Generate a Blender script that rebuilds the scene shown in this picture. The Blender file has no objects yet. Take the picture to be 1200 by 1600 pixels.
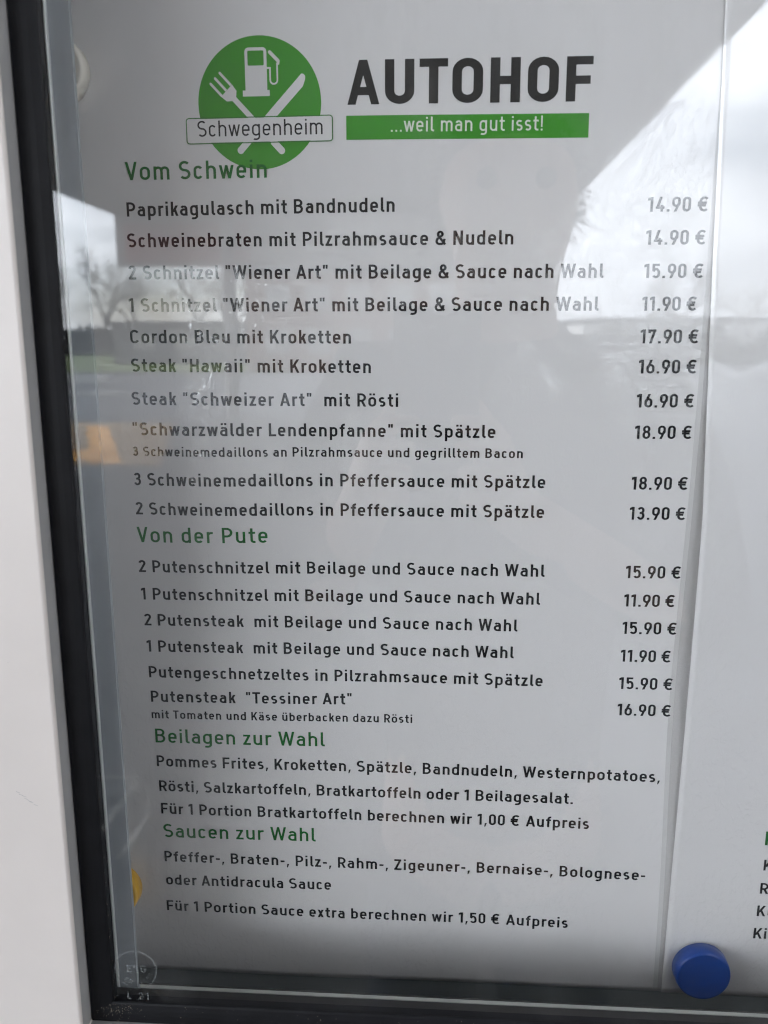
import bpy, bmesh, math, random
from mathutils import Vector, Matrix
R = math.radians
random.seed(7)
C = bpy.context.scene.collection

# ------------------------------------------------------------------ camera, sky, sun, exposure
HC, D = 1.6, 0.4168                       # camera height and distance from the menu sheets (metres)
cd = bpy.data.cameras.new("camera"); cam = bpy.data.objects.new("camera", cd); C.objects.link(cam)
PAN, TILT, ROLL = -0.0621661, 0.2025279, -0.00092
fw = Vector((math.sin(PAN)*math.cos(TILT), math.cos(PAN)*math.cos(TILT), -math.sin(TILT)))
rt0 = Vector((math.cos(PAN), -math.sin(PAN), 0)); up0 = rt0.cross(fw)
rt = math.cos(ROLL)*rt0 + math.sin(ROLL)*up0; up = -math.sin(ROLL)*rt0 + math.cos(ROLL)*up0
cam.matrix_world = Matrix(((rt.x, up.x, -fw.x, 0), (rt.y, up.y, -fw.y, -D), (rt.z, up.z, -fw.z, HC), (0, 0, 0, 1)))
cd.sensor_fit = 'VERTICAL'; cd.sensor_height = 36; cd.lens = 1292.1/1600*36
cd.dof.use_dof = True; cd.dof.focus_distance = .435; cd.dof.aperture_fstop = 10
cd.clip_start = 0.01; cd.clip_end = 2000
sc = bpy.context.scene; sc.camera = cam
SUN_EL, SUN_AZ = 38, 250                  # sun veiled by cloud to the left; the canopy keeps the display case in open shade
w = bpy.data.worlds.new("World"); sc.world = w; w.use_nodes = True
nt = w.node_tree; nt.nodes.clear()
def N(nt, t, **k):
    n = nt.nodes.new(t)
    for a, b in k.items():
        if hasattr(n, a): setattr(n, a, b)
    return n
out = N(nt, 'ShaderNodeOutputWorld'); bg = N(nt, 'ShaderNodeBackground'); bg.inputs[1].default_value = 0.1
sky = N(nt, 'ShaderNodeTexSky', sky_type='NISHITA', sun_disc=False, sun_elevation=R(SUN_EL), sun_rotation=R(SUN_AZ))
tc = N(nt, 'ShaderNodeTexCoord'); mp = N(nt, 'ShaderNodeMapping'); mp.inputs['Scale'].default_value = (1.2, 1.2, 3.2)
nz = N(nt, 'ShaderNodeTexNoise'); nz.inputs['Scale'].default_value = 2.1; nz.inputs['Detail'].default_value = 8; nz.inputs['Roughness'].default_value = .55
rp = N(nt, 'ShaderNodeValToRGB'); rp.color_ramp.elements[0].position = .30; rp.color_ramp.elements[1].position = .52
nz2 = N(nt, 'ShaderNodeTexNoise'); nz2.inputs['Scale'].default_value = 4.5; nz2.inputs['Detail'].default_value = 7
rp2 = N(nt, 'ShaderNodeValToRGB'); e = rp2.color_ramp.elements
e[0].position = .3; e[0].color = (9.2, 9.9, 11.2, 1); e[1].position = .7; e[1].color = (15.8, 16.6, 17.8, 1)
mx = N(nt, 'ShaderNodeMix', data_type='RGBA')
L = nt.links.new
L(tc.outputs['Generated'], mp.inputs[0]); L(mp.outputs[0], nz.inputs[0]); L(mp.outputs[0], nz2.inputs[0])
# clouds are brighter towards the veiled sun
gm = N(nt, 'ShaderNodeVectorMath', operation='DOT_PRODUCT'); gm.inputs[1].default_value = (math.sin(R(SUN_AZ))*math.cos(R(SUN_EL)), math.cos(R(SUN_AZ))*math.cos(R(SUN_EL)), math.sin(R(SUN_EL)))
gr = N(nt, 'ShaderNodeMapRange'); gr.inputs[1].default_value = 0; gr.inputs[2].default_value = 1; gr.inputs[3].default_value = .60; gr.inputs[4].default_value = 2.75
vm = N(nt, 'ShaderNodeVectorMath', operation='SCALE')
L(tc.outputs['Generated'], gm.inputs[0]); L(gm.outputs['Value'], gr.inputs[0]); L(gr.outputs[0], vm.inputs['Scale']); L(rp2.outputs[0], vm.inputs[0])
L(nz.outputs[0], rp.inputs[0]); L(nz2.outputs[0], rp2.inputs[0])
L(rp.outputs[0], mx.inputs[0]); L(sky.outputs[0], mx.inputs[6]); L(vm.outputs[0], mx.inputs[7])
L(mx.outputs[2], bg.inputs[0]); L(bg.outputs[0], out.inputs[0])
sd = bpy.data.lights.new("sun", 'SUN'); sd.energy = 1.2; sd.angle = R(10); sd.color = (1, .95, .88)
so = bpy.data.objects.new("sun", sd); C.objects.link(so)
# direction towards the sun for Nishita rotation (clockwise from +Y)
sv = Vector((math.sin(R(SUN_AZ))*math.cos(R(SUN_EL)), math.cos(R(SUN_AZ))*math.cos(R(SUN_EL)), math.sin(R(SUN_EL))))
so.rotation_euler = sv.to_track_quat('Z', 'Y').to_euler(); so.location = sv*30
vs = sc.view_settings; vs.view_transform = 'Standard'; vs.look = 'None'; vs.exposure = 2.08; vs.gamma = 1
sc.cycles.max_bounces = 10; sc.cycles.transparent_max_bounces = 12; sc.cycles.diffuse_bounces = 5; sc.cycles.glossy_bounces = 5
sc.cycles.use_denoising = True; sc.cycles.pixel_filter_type = 'BLACKMAN_HARRIS'; sc.cycles.filter_width = 1.15

# ------------------------------------------------------------------ helpers
def P3(x, q, z):                           # millimetres on the board: x right, q out of the board, z up from camera height
    return Vector((x/1000, -q/1000, HC+z/1000))
def obj(name, bm, m, parent=None, smooth=False, label=None):
    me = bpy.data.meshes.new(name); bm.to_mesh(me); bm.free()
    for mm in (m if isinstance(m, (list, tuple)) else [m]): me.materials.append(mm)
    if smooth:
        for p in me.polygons: p.use_smooth = True
    o = bpy.data.objects.new(name, me); C.objects.link(o)
    if parent: o.parent = parent
    if label: o['label'] = label
    return o
def thing(name, label, cat, loc=(0, 0, 0), group=None):
    o = bpy.data.objects.new(name, None); C.objects.link(o); o.location = loc
    o['label'] = label; o['category'] = cat
    if group: o['group'] = group
    return o
def tag(o, label, cat, group=None):
    o['label'] = label; o['category'] = cat
    if group: o['group'] = group
    return o
def box(bm, x0, x1, y0, y1, z0, z1, mi=0):
    v = [bm.verts.new((x, y, z)) for x in (x0, x1) for y in (y0, y1) for z in (z0, z1)]
    for f in ((0,1,3,2), (4,6,7,5), (0,4,5,1), (2,3,7,6), (0,2,6,4), (1,5,7,3)):
        bm.faces.new([v[i] for i in f]).material_index = mi
def mbox(x0, x1, q0, q1, z0, z1, bm=None):  # board-millimetre box
    bm = bm or bmesh.new()
    box(bm, x0/1000, x1/1000, -q1/1000, -q0/1000, HC+z0/1000, HC+z1/1000); return bm
def bevel(bm, w, seg=2):
    bmesh.ops.recalc_face_normals(bm, faces=bm.faces)
    bmesh.ops.bevel(bm, geom=[e for e in bm.edges if len(e.link_faces) == 2 and e.calc_face_angle() > .5], offset=w, segments=seg, affect='EDGES', profile=.5)
    return bm
def lathe(bm, prof, n=48, cx=0, cz=0, cy=0):  # profile (radius, out of board), axis -Y
    rings = []
    for r, h in prof:
        if r < 1e-7: rings.append([bm.verts.new((cx, cy-h, cz))])
        else: rings.append([bm.verts.new((cx+r*math.cos(2*math.pi*i/n), cy-h, cz+r*math.sin(2*math.pi*i/n))) for i in range(n)])
    for a, b in zip(rings, rings[1:]):
        for i in range(n):
            j = (i+1) % n
            if len(a) == 1 and len(b) == 1: continue
            if len(a) == 1: bm.faces.new((a[0], b[j], b[i]))
            elif len(b) == 1: bm.faces.new((a[i], a[j], b[0]))
            else: bm.faces.new((a[i], a[j], b[j], b[i]))
    bmesh.ops.recalc_face_normals(bm, faces=bm.faces)
def tube(bm, a, b, ra, rb, n=6, caps=False):
    a, b = Vector(a), Vector(b); d = (b-a).normalized()
    s = d.cross(Vector((0, 0, 1)) if abs(d.z) < .9 else Vector((1, 0, 0))).normalized(); t = d.cross(s)
    A = [bm.verts.new(a+ra*(math.cos(2*math.pi*i/n)*s+math.sin(2*math.pi*i/n)*t)) for i in range(n)]
    B = [bm.verts.new(b+rb*(math.cos(2*math.pi*i/n)*s+math.sin(2*math.pi*i/n)*t)) for i in range(n)]
    for i in range(n): bm.faces.new((A[i], A[(i+1) % n], B[(i+1) % n], B[i]))
    if caps: bm.faces.new(A[::-1]); bm.faces.new(B)

# ------------------------------------------------------------------ materials
def mat(name, col, rough=.6, metal=0, spec=.5, var=0, vscale=20, bump=0, bscale=200, coat=0):
    m = bpy.data.materials.new(name); m.use_nodes = True; nt = m.node_tree; b = nt.nodes['Principled BSDF']
    b.inputs['Roughness'].default_value = rough; b.inputs['Metallic'].default_value = metal
    b.inputs['Specular IOR Level'].default_value = spec; b.inputs['Coat Weight'].default_value = coat
    L = nt.links.new; tc = N(nt, 'ShaderNodeTexCoord')
    nz = N(nt, 'ShaderNodeTexNoise'); nz.inputs['Scale'].default_value = vscale; nz.inputs['Detail'].default_value = 6
    L(tc.outputs['Object'], nz.inputs[0])
    r = N(nt, 'ShaderNodeValToRGB'); c = Vector(col)
    r.color_ramp.elements[0].position = .3; r.color_ramp.elements[1].position = .7
    r.color_ramp.elements[0].color = (*[max(0, x*(1-var)) for x in c], 1); r.color_ramp.elements[1].color = (*[min(1, x*(1+var)) for x in c], 1)
    L(nz.outputs[0], r.inputs[0]); L(r.outputs[0], b.inputs['Base Color'])
    if bump:
        n2 = N(nt, 'ShaderNodeTexNoise'); n2.inputs['Scale'].default_value = bscale; n2.inputs['Detail'].default_value = 4
        bp = N(nt, 'ShaderNodeBump'); bp.inputs['Strength'].default_value = 1; bp.inputs['Distance'].default_value = bump
        L(tc.outputs['Object'], n2.inputs[0]); L(n2.outputs[0], bp.inputs['Height']); L(bp.outputs[0], b.inputs['Normal'])
    return m
def film(name, col, var=.02, bumpk=1.0):
    """printed sheet under a glossy laminating film with small blisters"""
    m = bpy.data.materials.new(name); m.use_nodes = True; nt = m.node_tree; b = nt.nodes['Principled BSDF']; L = nt.links.new
    tc = N(nt, 'ShaderNodeTexCoord')
    nz = N(nt, 'ShaderNodeTexNoise'); nz.inputs['Scale'].default_value = 14; L(tc.outputs['Object'], nz.inputs[0])
    r = N(nt, 'ShaderNodeValToRGB'); r.color_ramp.elements[0].color = (*[x*(1-var) for x in col], 1); r.color_ramp.elements[1].color = (*[min(1, x*(1+var)) for x in col], 1)
    L(nz.outputs[0], r.inputs[0]); L(r.outputs[0], b.inputs['Base Color'])
    b.inputs['Roughness'].default_value = .75; b.inputs['Specular IOR Level'].default_value = .15
    b.inputs['Coat Weight'].default_value = 1; b.inputs['Coat Roughness'].default_value = .015; b.inputs['Coat IOR'].default_value = 1.5
    # blisters: fine cells and streaks whose strength varies over the sheet
    mp = N(nt, 'ShaderNodeMapping'); mp.inputs['Scale'].default_value = (1, 1, .55); L(tc.outputs['Object'], mp.inputs[0])
    n1 = N(nt, 'ShaderNodeTexNoise'); n1.inputs['Scale'].default_value = 340; n1.inputs['Detail'].default_value = 2.5; n1.inputs['Distortion'].default_value = .8; L(mp.outputs[0], n1.inputs[0])
    n2 = N(nt, 'ShaderNodeTexNoise'); n2.inputs['Scale'].default_value = 170; n2.inputs['Detail'].default_value = 2; L(tc.outputs['Object'], n2.inputs[0])
    n3 = N(nt, 'ShaderNodeTexNoise'); n3.inputs['Scale'].default_value = 18; n3.inputs['Detail'].default_value = 2; L(tc.outputs['Object'], n3.inputs[0])
    mr = N(nt, 'ShaderNodeMapRange'); mr.inputs[1].default_value = .38; mr.inputs[2].default_value = .54; mr.inputs[3].default_value = .06; mr.inputs[4].default_value = 1
    L(n3.outputs[0], mr.inputs[0])
    # the film lies flat towards the top of the sheet
    dt = N(nt, 'ShaderNodeVectorMath', operation='DOT_PRODUCT'); dt.inputs[1].default_value = (-.25, 0, 1); L(tc.outputs['Object'], dt.inputs[0])
    mz = N(nt, 'ShaderNodeMapRange'); mz.inputs[1].default_value = .395; mz.inputs[2].default_value = .345; mz.inputs[3].default_value = 0; mz.inputs[4].default_value = 1; L(dt.outputs['Value'], mz.inputs[0])
    mk = N(nt, 'ShaderNodeMath', operation='MULTIPLY'); L(mr.outputs[0], mk.inputs[0]); L(mz.outputs[0], mk.inputs[1])
    s1 = N(nt, 'ShaderNodeMapRange', interpolation_type='SMOOTHSTEP'); s1.inputs[1].default_value = .5; s1.inputs[2].default_value = .66; L(n1.outputs[0], s1.inputs[0])
    a = N(nt, 'ShaderNodeMath', operation='MULTIPLY'); L(s1.outputs[0], a.inputs[0]); L(mk.outputs[0], a.inputs[1])
    a2 = N(nt, 'ShaderNodeMath', operation='MULTIPLY'); L(n2.outputs[0], a2.inputs[0]); L(mk.outputs[0], a2.inputs[1])
    b1 = N(nt, 'ShaderNodeBump'); b1.inputs['Strength'].default_value = 1; b1.inputs['Distance'].default_value = .0005*bumpk; L(a.outputs[0], b1.inputs['Height'])
    b2 = N(nt, 'ShaderNodeBump'); b2.inputs['Strength'].default_value = 1; b2.inputs['Distance'].default_value = .0011*bumpk; L(a2.outputs[0], b2.inputs['Height'])
    L(b2.outputs[0], b1.inputs['Normal']); L(b1.outputs[0], b.inputs['Coat Normal'])
    return m
def glass_mat():
    m = bpy.data.materials.new("clear_glass"); m.use_nodes = True; nt = m.node_tree; nt.nodes.clear(); L = nt.links.new
    o = N(nt, 'ShaderNodeOutputMaterial'); mx = N(nt, 'ShaderNodeMixShader'); t = N(nt, 'ShaderNodeBsdfTransparent'); g = N(nt, 'ShaderNodeBsdfAnisotropic')
    t.inputs[0].default_value = (.965, .968, .965, 1); g.inputs['Roughness'].default_value = 0.0
    lw = N(nt, 'ShaderNodeLayerWeight'); lw.inputs[0].default_value = .5
    p = N(nt, 'ShaderNodeMath', operation='POWER'); p.inputs[1].default_value = 5; L(lw.outputs['Facing'], p.inputs[0])
    a = N(nt, 'ShaderNodeMath', operation='MULTIPLY_ADD'); a.inputs[1].default_value = .957; a.inputs[2].default_value = .043; L(p.outputs[0], a.inputs[0])
    L(a.outputs[0], mx.inputs[0]); L(t.outputs[0], mx.inputs[1]); L(g.outputs[0], mx.inputs[2])
    # a little dried dirt wiped over the glass
    tc = N(nt, 'ShaderNodeTexCoord'); mp = N(nt, 'ShaderNodeMapping'); mp.inputs['Scale'].default_value = (1, 1, .35); mp.inputs['Rotation'].default_value = (0, .35, 0); L(tc.outputs['Object'], mp.inputs[0])
    n1 = N(nt, 'ShaderNodeTexNoise'); n1.inputs['Scale'].default_value = 55; n1.inputs['Detail'].default_value = 7; n1.inputs['Roughness'].default_value = .68; L(mp.outputs[0], n1.inputs[0])
    n2 = N(nt, 'ShaderNodeTexNoise'); n2.inputs['Scale'].default_value = 7; L(tc.outputs['Object'], n2.inputs[0])
    r1 = N(nt, 'ShaderNodeMapRange'); r1.inputs[1].default_value = .48; r1.inputs[2].default_value = .72; L(n1.outputs[0], r1.inputs[0])
    r2 = N(nt, 'ShaderNodeMapRange'); r2.inputs[1].default_value = .42; r2.inputs[2].default_value = .62; r2.inputs[3].default_value = .004; r2.inputs[4].default_value = .04; L(n2.outputs[0], r2.inputs[0])
    m_ = N(nt, 'ShaderNodeMath', operation='MULTIPLY'); L(r1.outputs[0], m_.inputs[0]); L(r2.outputs[0], m_.inputs[1])
    df = N(nt, 'ShaderNodeBsdfDiffuse'); df.inputs[0].default_value = (.75, .74, .72, 1); m2 = N(nt, 'ShaderNodeMixShader')
    L(m_.outputs[0], m2.inputs[0]); L(mx.outputs[0], m2.inputs[1]); L(df.outputs[0], m2.inputs[2]); L(m2.outputs[0], o.inputs[0])
    return m
M = dict(
    paper=film("laminated_white_paper", (.65, .632, .625)), ink=film("laminated_black_print", (.007, .007, .008)),
    green=film("laminated_dark_green_print", (.006, .12, .016)), lime=film("laminated_logo_green_print", (.045, .255, .02)),
    charcoal=film("laminated_charcoal_print", (.018, .0165, .015)), palegreen=film("laminated_pale_print", (.66, .70, .60)),
    greenline=film("laminated_green_outline", (.04, .17, .03)),
    panel=mat("grey_steel_panel", (.23, .25, .24), .5, var=.06, vscale=9),
    white=mat("white_powder_coat", (.60, .555, .52), .42, var=.02, vscale=30, bump=.00005, bscale=1500),
    rubber=mat("black_rubber", (.006, .0062, .0075), .5, var=.3, vscale=60, bump=.00003, bscale=900, spec=.22),
    dark=mat("dark_spacer", (.02, .018, .017), .5),
    alu=mat("satin_aluminium", (.34, .365, .39), .5, metal=.15, var=.05, vscale=60),
    alubright=mat("bright_aluminium_bead", (.75, .76, .75), .4, metal=.3, var=.05),
    strip=mat("pale_aluminium_strip", (.60, .61, .58), .5, metal=.1, var=.12, vscale=40),
    blue=mat("blue_plastic", (.002, .05, .29), .3, var=.05), yellow=mat("yellow_plastic", (.75, .42, .02), .35, var=.05),
    whitemag=mat("white_plastic", (.78, .74, .66), .35, var=.03), glass=glass_mat(),
    asphalt=mat("asphalt", (.075, .078, .085), .85, var=.25, vscale=3, bump=.004, bscale=60),
    wall=mat("rendered_wall", (.55, .53, .50), .8, var=.05), canopy=mat("painted_canopy_metal", (.29, .27, .24), .5, var=.04, vscale=2),
    fascia=mat("grey_fascia_metal", (.36, .35, .34), .5, var=.04), red=mat("red_sign_panel", (.32, .12, .11), .5, var=.05),
    paint=mat("white_road_paint", (.62, .62, .60), .7, var=.12, vscale=8), orange=mat("orange_road_paint", (.27, .17, .07), .7, var=.2, vscale=6),
    orange2=mat("bright_orange_road_paint", (.85, .40, .05), .7, var=.1, vscale=8), kerb=mat("pale_kerb_concrete", (.5, .5, .48), .8, var=.1),
    grass=mat("grass", (.09, .13, .03), .9, var=.3, vscale=2), hedge=mat("hedge_leaves", (.03, .035, .025), .8, var=.4, vscale=3),
    bark=mat("bark", (.15, .14, .125), .9, var=.2, vscale=4), brick=mat("brown_brick", (.20, .12, .09), .85, var=.15, vscale=6),
    shed=mat("grey_cladding", (.13, .135, .14), .6, var=.08), roof=mat("dark_roof", (.07, .07, .075), .7),
    pane=mat("window_pane", (.05, .06, .07), .1), skin=mat("skin", (.45, .28, .21), .55), jacket=mat("dark_jacket_cloth", (.022, .023, .028), .85, var=.2, vscale=30),
    jeans=mat("dark_jeans", (.03, .04, .07), .85, var=.2), hair=mat("dark_hair", (.03, .02, .015), .6), shoe=mat("black_shoe", (.015, .015, .015), .4),
    phone=mat("black_phone", (.01, .01, .012), .15), dust=mat("pale_dust", (.36, .32, .25), .95, var=.4, vscale=800), speck=mat("dark_grit", (.03, .027, .022), .9),
)
def faint(name, col, alpha):
    m = bpy.data.materials.new(name); m.use_nodes = True; nt = m.node_tree; nt.nodes.clear(); L = nt.links.new
    o = N(nt, 'ShaderNodeOutputMaterial'); mx = N(nt, 'ShaderNodeMixShader'); t = N(nt, 'ShaderNodeBsdfTransparent'); g = N(nt, 'ShaderNodeBsdfDiffuse')
    g.inputs[0].default_value = (*col, 1); mx.inputs[0].default_value = alpha
    L(t.outputs[0], mx.inputs[1]); L(g.outputs[0], mx.inputs[2]); L(mx.outputs[0], o.inputs[0]); return m
M['etch'] = faint("etched_glass_mark", (.8, .85, .85), .10)
M['lip'] = mat('grey_edge_seal', (.30, .295, .29), .5, var=.1)
M['filmedge_shade'] = faint("film_edge_shade", (.34, .32, .29), .12)  # translucent film tone that also carries painted shade of the overlapping edge

# ------------------------------------------------------------------ monoline lettering (cap height 1)
X = .73
def arc(cx, cy, rx, ry, a0, a1, n=None):
    n = n or max(3, int(abs(a1-a0)/15))
    return [(cx+rx*math.cos(R(a0+(a1-a0)*i/n)), cy+ry*math.sin(R(a0+(a1-a0)*i/n))) for i in range(n+1)]
def ring(x0, x1, y0, y1, r, ry=None):
    ry = ry or r; ry = min(ry, (y1-y0)/2)
    return arc(x1-r, y1-ry, r, ry, 0, 90) + arc(x0+r, y1-ry, r, ry, 90, 180) + arc(x0+r, y0+ry, r, ry, 180, 270) + arc(x1-r, y0+ry, r, ry, 270, 360)
def slant(xb, yb, xt, yt, w, k=1):
    dx, dy = xt-xb, yt-yb; t = w*k*math.hypot(dx, dy)/abs(dy)/2
    return ('p', [(xb-t, yb), (xb+t, yb), (xt+t, yt), (xt-t, yt)])
def S_(W, H, h):
    rx = (W-2*h)/2; ry = (H-2*h)/4; cx = W/2; k = min(rx, ry*1.25)
    a = arc(W-h-k, H-h-ry, k, ry, 38, 90)+arc(h+k, H-h-ry, k, ry, 90, 255)+arc(W-h-k, h+ry, k, ry, 75, -90)+arc(h+k, h+ry, k, ry, -90, -142)
    return ('l', a)
def glyph(ch, w):
    h = w/2; T = 1-h; XT = X-h; W = None; g = []
    l = lambda pts, c=False: g.append(('c' if c else 'l', pts))
    def dots(cx): 
        for s in (-.115, .115): g.append(('p', [(cx+s-h*.95, .85), (cx+s+h*.95, .85), (cx+s+h*.95, .85+w*.95), (cx+s-h*.95, .85+w*.95)]))
    base = {'ä': 'a', 'ö': 'o', 'ü': 'u'}.get(ch, ch)
    sl = sr = .085
    if base == 'n': W = .50; r = W/2-h; l([(h, 0), (h, X)]); l([(h, XT-r-.01)] + arc(h+r, XT-r, r, r, 180, 0) + [(W-h, 0)])
    elif base == 'h': W = .50; r = W/2-h; l([(h, 0), (h, 1)]); l([(h, XT-r-.01)] + arc(h+r, XT-r, r, r, 180, 0) + [(W-h, 0)])
    elif base == 'm':
        W = .80; r = (W-w)/4; l([(h, 0), (h, X)]); m = W/2
        l([(h, XT-r-.01)] + arc(h+r, XT-r, r, r, 180, 0) + [(m, 0)]); l([(m, XT-r-.01)] + arc(m+r, XT-r, r, r, 180, 0) + [(W-h, 0)])
    elif base == 'u': W = .50; r = W/2-h; l([(W-h, 0), (W-h, X)]); l([(h, X), (h, h+r)] + arc(h+r, h+r, r, r, 180, 360) + [(W-h, h+r+.01)])
    elif base in 'bdpqg':
        W = .51; r = W/2-h; sl, sr = (.085, .065) if base in 'bp' else (.065, .085)
        l(ring(h, W-h, h, XT, r, r*.95), True)
        if base == 'b': l([(h, 0), (h, 1)])
        if base == 'd': l([(W-h, 0), (W-h, 1)])
        if base == 'p': l([(h, -.27), (h, X)])
        if base == 'g': l([(W-h, X), (W-h, -.27+h+.17)] + arc(W-h-.18, -.27+h+.17, .18, .17, 0, -90) + [(.19, -.27+h)] + arc(.19, -.27+h+.12, .13, .12, -90, -130))
    elif base == 'a':
        W = .49; r = .17; l(arc(h+.03+r*.8, XT-r, r*.85, r, 155, 90) + arc(W-h-r, XT-r, r, r, 90, 0) + [(W-h, 0)])
        y1 = .435; ry = (y1-h)/2
        l([(W-h, y1), (h+ry, y1)] + arc(h+ry*.95, h+ry, ry*.95, ry, 90, 270) + [(W-h-.13, h)] + arc(W-h-.13, h+.12, .13, .12, -90, -20)); sl = .06
    elif base == 'c': W = .46; r = W/2-h; l(arc(W/2, XT-r, r, r, 25, 180) + arc(W/2, h+r, r, r, 180, 335)); sl = .065; sr = .05
    elif base == 'e': W = .49; r = W/2-h; l([(W-h, XT-r-.0), (W-h, .385-h*.0), (h, .385)][0:0] + [(h, .365), (W-h, .365), (W-h, XT-r)] + arc(W/2, XT-r, r, r, 0, 180) + arc(W/2, h+r, r, r, 180, 325)); sl = sr = .065
    elif base == 'f': W = .36; xs = .09+h; l([(xs, 0), (xs, T-.15)] + arc(xs+.15, T-.15, .15, .15, 180, 90) + [(W, T)]); l([(0, XT), (W-.02, XT)]); sl = .04; sr = .02
    elif base == 't': W = .36; xs = .09+h; l([(xs, .95), (xs, h+.13)] + arc(xs+.13, h+.13, .13, .13, 180, 270) + [(W, h)]); l([(0, XT), (W, XT)]); sl = .04; sr = .04
    elif base == 'i': W = w; l([(h, 0), (h, X)]); g.append(('p', [(0, .86), (w, .86), (w, .86+w), (0, .86+w)])); sl = sr = .09
    elif base == 'k': W = .47; l([(h, 0), (h, 1)]); g.append(slant(w*.9, .26, W-.09, X, w)); g.append(slant(W-.08, 0, w*1.6, .44, w)); sr = .02
    elif base == 'l': W = .23; l([(h, 1), (h, h+.12)] + arc(h+.12, h+.12, .12, .12, 180, 270) + [(W, h)]); sl = .09; sr = .03
    elif base == 'o': W = .52; r = W/2-h; l(ring(h, W-h, h, XT, r, r), True); sl = sr = .065
    elif base == 'r': W = .34; l([(h, 0), (h, X)]); l([(h, XT-.17)] + arc(h+.18, XT-.17, .18, .17, 180, 90) + [(W, XT)]); sr = .02
    elif base == 's': W = .44; g.append(S_(W, X, h)); sl = sr = .06
    elif base == 'v': W = .5; b = W/2; g += [slant(b, 0, w*.55, X, w), slant(b, 0, W-w*.55, X, w)]; sl = sr = .02
    elif base == 'w':
        W = .76; e = w*.55; a = .23
        g += [slant(a, 0, e, X, w), slant(a, 0, W/2, X, w, .9), slant(W-a, 0, W/2, X, w, .9), slant(W-a, 0, W-e, X, w)]; sl = sr = .02
    elif base == 'z': W = .44; l([(.01, XT), (W-.02, XT)]); l([(0, h), (W, h)]); g.append(slant(w*.62, h, W-w*.65, XT, w)); sl = sr = .045
    elif base == 'x': W = .48; g += [slant(w*.6, 0, W-w*.6, X, w), slant(W-w*.6, 0, w*.6, X, w)]; sl = sr = .03
    elif ch == 'A': k = 1 if w < .16 else .86; W = .66; g += [slant(w*.5, 0, W/2, 1, w, k), slant(W-w*.5, 0, W/2, 1, w, k), ('p', [(.13, .21), (W-.13, .21), (W-.16, .21+w), (.16, .21+w)])]; sl = sr = .015
    elif ch == 'B': 
        W = .58; m = .535; l([(h, 0), (h, 1)]); r1 = (T-m)/2; r2 = (m-h)/2
        l([(h, T), (W-h-.03-r1, T)] + arc(W-h-.03-r1, m+r1, r1, r1, 90, -90) + [(h, m)]); l([(W-h-r2, m)] + arc(W-h-r2, h+r2, r2, r2, 90, -90) + [(h, h)])
    elif ch in 'CG€':
        W = .59; r = W/2-h; x0 = .07 if ch == '€' else 0; W += x0
        a = arc(x0+h+r, T-r, r, r, 22 if ch != '€' else 38, 180) + arc(x0+h+r, h+r, r, r, 180, 338 if ch == 'C' else (360 if ch == 'G' else 322))
        if ch == 'G': a += [(x0+h+2*r, .47), (x0+h+r*.95, .47)]
        l(a); sl = sr = .065
        if ch == '€': l([(-.03, .585), (.50, .585)]); l([(-.03, .415), (.46, .415)])
    elif ch == 'D': W = .6; r = W/2-h; l([(h, 0), (h, 1)]); l([(h, T), (W-h-r, T)] + arc(W-h-r, T-r, r, r, 90, 0) + arc(W-h-r, h+r, r, r, 0, -90) + [(h, h)])
    elif ch in 'EF':
        W = .51; l([(h, 0), (h, 1)]); l([(h, T), (W, T)]); l([(h, .515 if ch == 'E' else .48), (W-.04, .515 if ch == 'E' else .48)]); sr = .03
        if ch == 'E': l([(h, h), (W, h)])
    elif ch == 'H': W = .58; l([(h, 0), (h, 1)]); l([(W-h, 0), (W-h, 1)]); l([(h, .5), (W-h, .5)])
    elif ch == 'K': W = .60; l([(h, 0), (h, 1)]); g += [slant(w*.8, .34, W-.10, 1, w), slant(W-.09, 0, w*1.75, .56, w)]; sr = .015
    elif ch == 'L': W = .48; l([(h, 1), (h, h), (W, h)]); sr = .02
    elif ch == 'M': W = .74; l([(h, 0), (h, 1)]); l([(W-h, 0), (W-h, 1)]); g += [slant(W/2, .3, w*.6, 1, w), slant(W/2, .3, W-w*.6, 1, w)]
    elif ch == 'N': W = .60; l([(h, 0), (h, 1)]); l([(W-h, 0), (W-h, 1)]); g.append(slant(W-w*.62, 0, w*.62, 1, w))
    elif ch == 'O': W = .60; r = W/2-h; l(ring(h, W-h, h, T, r, r), True); sl = sr = .07
    elif ch in 'PR':
        W = .57; m = .44; r1 = (T-m)/2; l([(h, 0), (h, 1)]); l([(h, T), (W-h-r1, T)] + arc(W-h-r1, m+r1, r1, r1, 90, -90) + [(h, m)]); sr = .04
        if ch == 'R': g.append(slant(W-.075, 0, .30, m, w))
    elif ch == 'S': W = .58; g.append(S_(W, 1, h)); sl = sr = .055
    elif ch == 'T': W = .56; l([(0, T), (W, T)]); l([(W/2, 0), (W/2, T)]); sl = sr = .015
    elif ch == 'U': W = .58; r = W/2-h; l([(h, 1), (h, h+r)] + arc(h+r, h+r, r, r, 180, 360) + [(W-h, 1)])
    elif ch == 'V': W = .62; g += [slant(W/2, 0, w*.55, 1, w), slant(W/2, 0, W-w*.55, 1, w)]; sl = sr = .015
    elif ch == 'W':
        W = .94; e = w*.55; a = .27
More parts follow.
